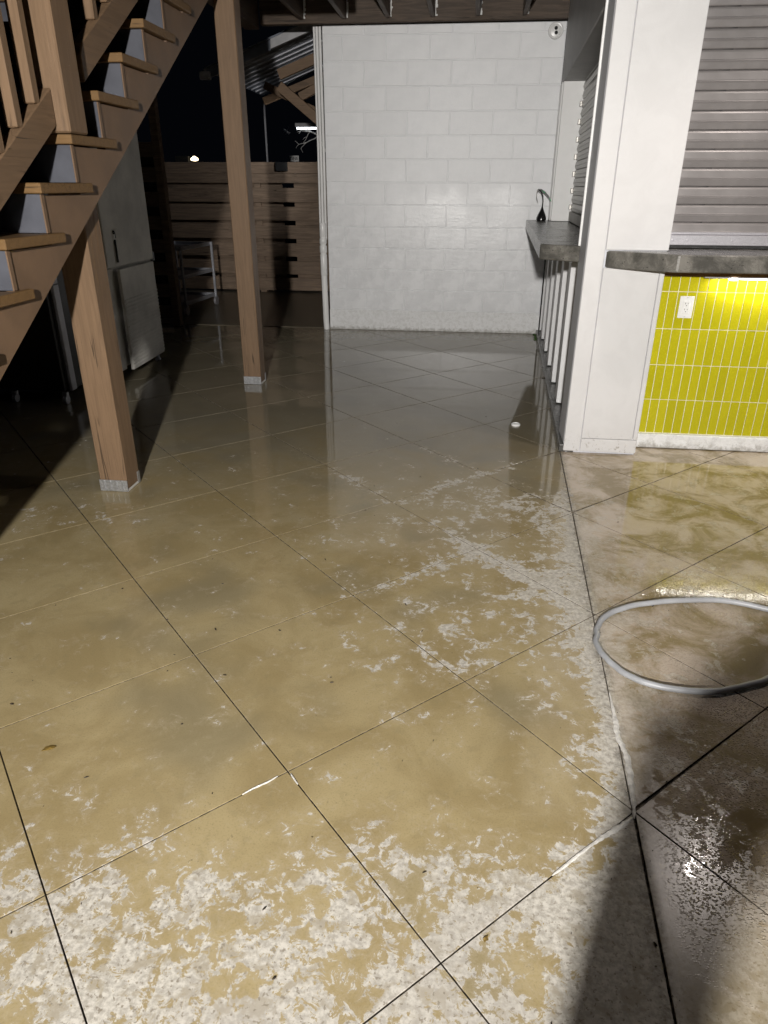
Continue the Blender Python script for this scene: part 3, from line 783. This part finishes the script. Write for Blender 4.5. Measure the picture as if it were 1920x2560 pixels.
o = B.build('twig_cluster', 'peel'); tag(o, 'tiny pale twig cluster in the dark left of the tube lamp', 'twigs')
sg = thing('street_sign', 'small white street sign lettered ONE just above the fence', 'sign', (-3.02, 12.9, 1.7))
box('plate', -3.108, -2.948, 12.9, 12.906, 1.772, 1.862, 'wht', sg, .002)
cu = bpy.data.curves.new('sign_text', 'FONT'); cu.body = 'ONE'; cu.size = .068; cu.align_x = 'CENTER'; cu.align_y = 'CENTER'; cu.extrude = .001; cu.offset = .0006
to = bpy.data.objects.new('sign_text', cu); C.objects.link(to)
me = bpy.data.meshes.new_from_object(to.evaluated_get(bpy.context.evaluated_depsgraph_get())); bpy.data.objects.remove(to)
me.materials.clear(); me.materials.append(M['text'])
lt = link('lettering', me, sg); lt.location = Vector(lt.location) + Vector((-3.030, 12.8985, 1.817)); lt.rotation_euler = (R(90), 0, 0)
box('sign_post', -3.04, -3.01, 12.907, 12.93, 0, 1.86, 'galv', sg, .002)
wl = thing('yard_lamp', 'small lit warm lamp above the left end of the fence', 'lamp', (-4.05, 10.9, 1.73))
box('bracket', -4.32, -4.12, 10.9, 10.96, 1.70, 1.79, 'dark', wl, .004)
MB().lathe([(.01, .05), (.05, .022), (.055, 0), (.02, -.012)], (-4.03, 10.9, 1.735), 14).build('bulb', 'lamp_warm', wl, True)
box('lamp_pole', -4.25, -4.20, 10.96, 11.0, 0, 1.75, 'dark', wl, .004)

# ------------------------------------------------------------------ small things
hp = [(1.62, 2.05), (1.42, 2.17), (1.26, 2.255), (1.145, 2.290), (1.061, 2.318), (.98, 2.330), (.896, 2.323), (.805, 2.307), (.721, 2.280), (.650, 2.250), (.592, 2.212), (.550, 2.174), (.522, 2.130), (.504, 2.090), (.498, 2.048),
      (.492, 2.005), (.497, 1.964), (.506, 1.925), (.522, 1.893), (.543, 1.862), (.570, 1.835), (.604, 1.813), (.643, 1.797), (.682, 1.788), (.722, 1.785), (.770, 1.789), (.820, 1.797), (.868, 1.811), (.912, 1.829), (.955, 1.852), (.997, 1.880), (1.10, 1.96), (1.25, 2.08), (1.42, 2.20), (1.6, 2.30)]
def smooth(P, n=5):
    out = []
    for i in range(len(P) - 1):
        p0, p1, p2, p3 = (Vector(P[max(0, min(len(P) - 1, i + j))]) for j in (-1, 0, 1, 2))
        for k in range(n):
            t_ = k / n
            out.append(.5 * (2 * p1 + (p2 - p0) * t_ + (2 * p0 - 5 * p1 + 4 * p2 - p3) * t_ ** 2 + (3 * p1 - p0 - 3 * p2 + p3) * t_ ** 3))
    out.append(Vector(P[-1])); return out
pts = [p + Vector((math.sin(i * .31) * .0022 + math.sin(i * .83) * .0012, math.cos(i * .27) * .0022)) for i, p in enumerate(smooth(hp))]; nP = len(pts)
def hz(i):
    p = pts[i]; f_ = i / nP
    return .0108 + (.024 * math.exp(-((p.x - 1.38) / .06) ** 2) if f_ > .6 else 0)
ho = MB().tube([(p.x, p.y, hz(i)) for i, p in enumerate(pts)], .0102, 12).build('garden_hose', 'hose', None, True)
tag(ho, 'grey hose lying in a loop on the wet floor at the right', 'hose')

dc = thing('floor_drain', 'small round white floor drain beside the ribbed wall', 'drain', (.352, 4.39, 0))
MB().lathe([(.029, .0), (.029, .008), (.025, .012), (.020, .013), (.0185, .008)], (.352, 4.39, .001), 24).build('ring', 'wht', dc, True)
MB().lathe([(.018, .0), (.018, .0095), (.006, .0105)], (.352, 4.39, .001), 20).build('plug', 'trim', dc, True)

# black ornament with a bulb base, thin neck and drooping leaves
od = thing('black_ornament', 'black teardrop ornament with drooping leaf blades on the side counter', 'ornament', SX(3.36, .085, 1.105))
bx, by, _ = SX(3.36, .085, 0); zc = 1.1055
MB().lathe([(.036, 0), (.046, .010), (.046, .028), (.036, .055), (.020, .085), (.010, .112), (.006, .13)], (bx, by, zc), 20).build('bulb_base', 'fitting', od, True)
MB().tube([(bx, by, zc + .125), (bx + .002, by, zc + .17), (bx - .004, by, zc + .215), (bx - .022, by, zc + .252), (bx - .050, by, zc + .272), (bx - .062, by, zc + .262)], [.006, .005, .005, .005, .006, .004], 8).build('neck', 'fitting', od, True)
def blade(path, w, name, mat):
    B = MB(); L = []
    for i, p in enumerate(path):
        ww = w * (1 if 0 < i < len(path) - 1 else .6); p = Vector(p)
        L.append([B.bm.verts.new(p + Vector((0, -ww, ww * .6))), B.bm.verts.new(p + Vector((0, ww, -ww * .6))), B.bm.verts.new(p + Vector((.002, ww, -ww * .6 - .004))), B.bm.verts.new(p + Vector((.002, -ww, ww * .6 - .004)))])
    for a, b in zip(L, L[1:]):
        for k in range(4): B.bm.faces.new((a[k], a[(k + 1) % 4], b[(k + 1) % 4], b[k]))
    B.bm.faces.new(L[0]); B.bm.faces.new(L[-1][::-1]); B.build(name, mat, od)
blade([(bx - .055, by, zc + .272), (bx - .02, by - .004, zc + .268), (bx + .02, by - .008, zc + .242), (bx + .05, by - .012, zc + .21), (bx + .075, by - .014, zc + .170)], .011, 'leaf_blade', 'irid')
blade([(bx - .055, by, zc + .270), (bx - .066, by - .004, zc + .24), (bx - .062, by - .006, zc + .205), (bx - .046, by - .008, zc + .165)], .009, 'leaf_blade', 'steel')

# soap foam along the drain joint
def foam(path, w, label):
    B = MB(); P = smooth([Vector(p) for p in path], 8); prev = None
    for i, p in enumerate(P):
        d = (P[min(i + 1, len(P) - 1)] - P[max(0, i - 1)]).normalized(); n_ = Vector((-d.y, d.x)); e = math.sin(math.pi * i / (len(P) - 1)) ** .6
        a, b = w * e * random.uniform(.5, 1.1) + .001, w * e * random.uniform(.5, 1.1) + .001
        row = [B.bm.verts.new((p.x + n_.x * k, p.y + n_.y * k, z)) for k, z in ((-a, .0006), (-a * .45, .0022 + .0015 * e), (b * .4, .0022 + .0015 * e), (b, .0006))]
        if prev:
            for k in range(3): B.bm.faces.new((prev[k], prev[k + 1], row[k + 1], row[k]))
        prev = row
    o = B.build('soap_foam', 'foam', None, True); kind(o, 'stuff'); o['label'] = label; return o
foam([(.492, 1.76), (.490, 1.66), (.484, 1.58), (.492, 1.50), (.488, 1.42), (.478, 1.33), (.470, 1.285)], .009, 'white soap foam trickling along the drain joint')
foam([(.468, 1.29), (.435, 1.262), (.390, 1.228), (.36, 1.20)], .008, 'white soap foam in the scored joint left of the drain joint')
def J(a, b):                                    # a spot on the floor grid, in cell units
    def q(d, i): k = math.floor(i); return d(k) + (d(k + 1) - d(k)) * (i - k)
    p_ = GO + UA * q(av, a) + UB * q(bv, b); return (p_.x, p_.y)
foam([J(4, .80), J(4, .70), J(4, .60), J(4, .52)], .004, 'thin white foam line in the foreground joint')
foam([J(3, -.05), J(3.004, -.10), J(3, -.17), J(3.002, -.22)], .0013, 'white foam line in the joint just left of the crossing in the left foreground')
foam([J(3.02, .003), J(3.05, 0), J(3.09, -.002)], .0018, 'short white foam line just past a joint crossing')

def leafmesh(x, y, s, rot, name, mat, label, cat, n=9):
    B = MB(); c_ = B.bm.verts.new((x, y, .004)); ring = []
    for i in range(n):
        a = 2 * math.pi * i / n; r_ = s * random.uniform(.55, 1.0)
        u, v = r_ * math.cos(a) * 1.0, r_ * math.sin(a) * .55
        ring.append(B.bm.verts.new((x + u * math.cos(rot) - v * math.sin(rot), y + u * math.sin(rot) + v * math.cos(rot), .0012 + random.uniform(0, .004))))
    for i in range(n): B.bm.faces.new((c_, ring[i], ring[(i + 1) % n]))
    o = B.build(name, mat); o.modifiers.new('thickness', 'SOLIDIFY').thickness = .0012
    return tag(o, label, cat)
leafmesh(-1.075, 1.338, .022, .5, 'dead_leaf', 'leaf', 'brown dead leaf lying near the left edge of the floor', 'leaf')
leafmesh(.105, .94, .010, 1.0, 'dead_leaf', 'leaf', 'small reddish leaf scrap near the front joint crossing', 'leaf')
B = MB()
for _ in range(150):                                    # crumbs and grit scattered over the wet floor
    x, y = random.uniform(-1.6, 1.3), random.choice((random.uniform(.75, 3.2), random.uniform(.75, 2.2), random.uniform(.75, 5)))
    if x > .45 + .04 * y and y > 3.8: continue
    s = .0011 + .0030 * random.random() ** 2.5; a = random.uniform(0, 3.14); l = s * random.uniform(.8, 2.2)
    pts_ = [(x + math.cos(a) * l * q, y + math.sin(a) * l * q, .001 + s * .35) for q in (-1, 0, 1)]
    B.tube(pts_, [s * .3, s * .6, s * .25], 5)
for _ in range(90):
    x = random.uniform(-.02, .02); y = random.uniform(.8, 3.8); xx = .4155 + .0423 * y + random.gauss(0, .012); s = random.uniform(.0008, .002)
    B.tube([(xx - s, y, .001 + s * .3), (xx, y + s, .001 + s * .3), (xx + s, y, .001 + s * .3)], [s * .3, s * .6, s * .3], 5)
gr = B.build('floor_grit', 'speck'); kind(gr, 'stuff'); gr['label'] = 'dark crumbs and grit scattered over the wet floor'
B = MB()
for _ in range(60):
    s = random.uniform(.003, .008); q = random.random(); X, Y, _z = SX(3.3 + q * .32, .05 - random.uniform(0, .12) * (1 if random.random() < .3 else .3), 0)
    B.tube([(X - s, Y, .002), (X, Y, .004), (X + s, Y, .002)], [s * .4, s * .8, s * .4], 5)
ms = B.build('moss', 'green'); kind(ms, 'stuff'); ms['label'] = 'green moss at the corner of the block wall'

# ------------------------------------------------------------------ flood lamp on its stand, and the photographer (both behind the camera)
fl = thing('flood_lamp', 'lit flood lamp on a tripod stand behind the photographer', 'lamp', (FLOOD.x, FLOOD.y - .06, 0))
B = MB().box(-.14, .14, -.07, -.02, -.10, .10, .01, 2, lambda a, b, c: (FLOOD.x + a, FLOOD.y + b, FLOOD.z + c)); B.build('housing', 'fitting', fl)
MB().tube([(FLOOD.x, FLOOD.y - .045, .55), (FLOOD.x, FLOOD.y - .045, FLOOD.z - .10)], .014, 8).build('pole', 'alu', fl, True)
for a in (90, 210, 330):
    MB().tube([(FLOOD.x, FLOOD.y - .045, .75), (FLOOD.x + .45 * math.cos(R(a)), FLOOD.y - .045 + .45 * math.sin(R(a)), .01)], .010, 8).build('leg', 'alu', fl, True)
MB().lathe([(.05, 0), (.05, .008), (.04, .012)], (FLOOD.x, FLOOD.y - .019, FLOOD.z), 16, 'y').build('lens', 'lamp_white', fl, True)
ld = bpy.data.lights.new('flood_glow', 'SPOT'); ld.energy = FLOOD_W; ld.spot_size = R(FLOOD_CONE); ld.spot_blend = 1.0; ld.shadow_soft_size = .060; ld.color = (1, .965, .92)
lo = bpy.data.objects.new('flood_glow', ld); C.objects.link(lo); lo.parent = fl
lo.location = FLOOD + Vector((0, .02, 0)) - Vector(fl.location)
lo.rotation_euler = (FLOOD_AIM - FLOOD).to_track_quat('-Z', 'Y').to_euler()

# photographer bending behind the camera, whose shadow falls across the floor on the right
pr = None
def skin(name, mat, verts, edges, radii, parent=None, root=0):
    me = bpy.data.meshes.new(name); me.from_pydata(verts, edges, []); me.materials.append(M[mat])
    o = link(name, me, parent)
    md = o.modifiers.new('skin', 'SKIN'); md.use_smooth_shade = True
    for i, r_ in enumerate(radii):
        sv = me.skin_vertices[0].data[i]; sv.radius = (r_, r_); sv.use_root = (i == root)
    o.modifiers.new('sub', 'SUBSURF').levels = 2; o.modifiers['sub'].render_levels = 2
    return o
PV = [(.330, -.20, 1.045), (.52, -.20, 1.085), (.72, -.20, 1.10), (.82, -.20, 1.08), (.92, -.20, 1.07), (1.02, -.20, 1.04),      # pelvis, waist, chest, neck, head, face
      (.215, -.235, .85), (.10, -.25, .50), (.09, -.26, .09), (.21, -.26, .035),                                             # leg, foot
      (.215, -.165, .85), (.11, -.15, .50), (.11, -.14, .09), (.23, -.14, .035),
      (.76, -.34, 1.00), (.96, -.36, .86), (1.16, -.32, .92), (1.24, -.30, .95),                                             # arm, hand
      (.76, -.06, 1.00), (.96, -.04, .86), (1.16, -.08, .92), (1.24, -.10, .95)]
PE = [(0, 1), (1, 2), (2, 3), (3, 4), (4, 5), (0, 6), (6, 7), (7, 8), (8, 9), (0, 10), (10, 11), (11, 12), (12, 13), (2, 14), (14, 15), (15, 16), (16, 17), (2, 18), (18, 19), (19, 20), (20, 21)]
PRd = [.072, .085, .10, .05, .085, .07, .05, .045, .04, .035, .05, .045, .04, .035, .055, .042, .032, .035, .055, .042, .032, .035]
pr = skin('person', 'skin', PV, PE, PRd)
tag(pr, 'person in dark clothes bending down behind the camera', 'person')
CVn = PV[:3] + PV[6:9] + PV[10:13] + PV[14:16] + PV[18:20]
CE = [(0, 1), (1, 2), (0, 3), (3, 4), (4, 5), (0, 6), (6, 7), (7, 8), (2, 9), (9, 10), (2, 11), (11, 12)]
CR = [.098, .112, .12, .074, .066, .055, .074, .066, .055, .062, .05, .062, .05]
skin('clothing', 'shirt', CVn, CE, CR, pr)
for sy in (-.30, -.10):                                    # fingers
    for i, (dx_, L) in enumerate(((-.026, .055), (-.009, .07), (.009, .065), (.026, .05))):
        MB().tube([(1.25, sy + dx_, .952), (1.25 + L * .5, sy + dx_, .957), (1.25 + L, sy + dx_, .945)], [.009, .008, .006], 6).build('finger', 'skin', pr, True)
    MB().tube([(1.22, sy, .98), (1.25, sy, .995), (1.275, sy, .99)], [.010, .009, .007], 6).build('thumb', 'skin', pr, True)
MB().lathe([(.03, .10), (.075, .075), (.098, .03), (.098, -.01), (.08, -.03)], (.90, -.20, 1.085), 16).build('hair', 'hair', pr, True)
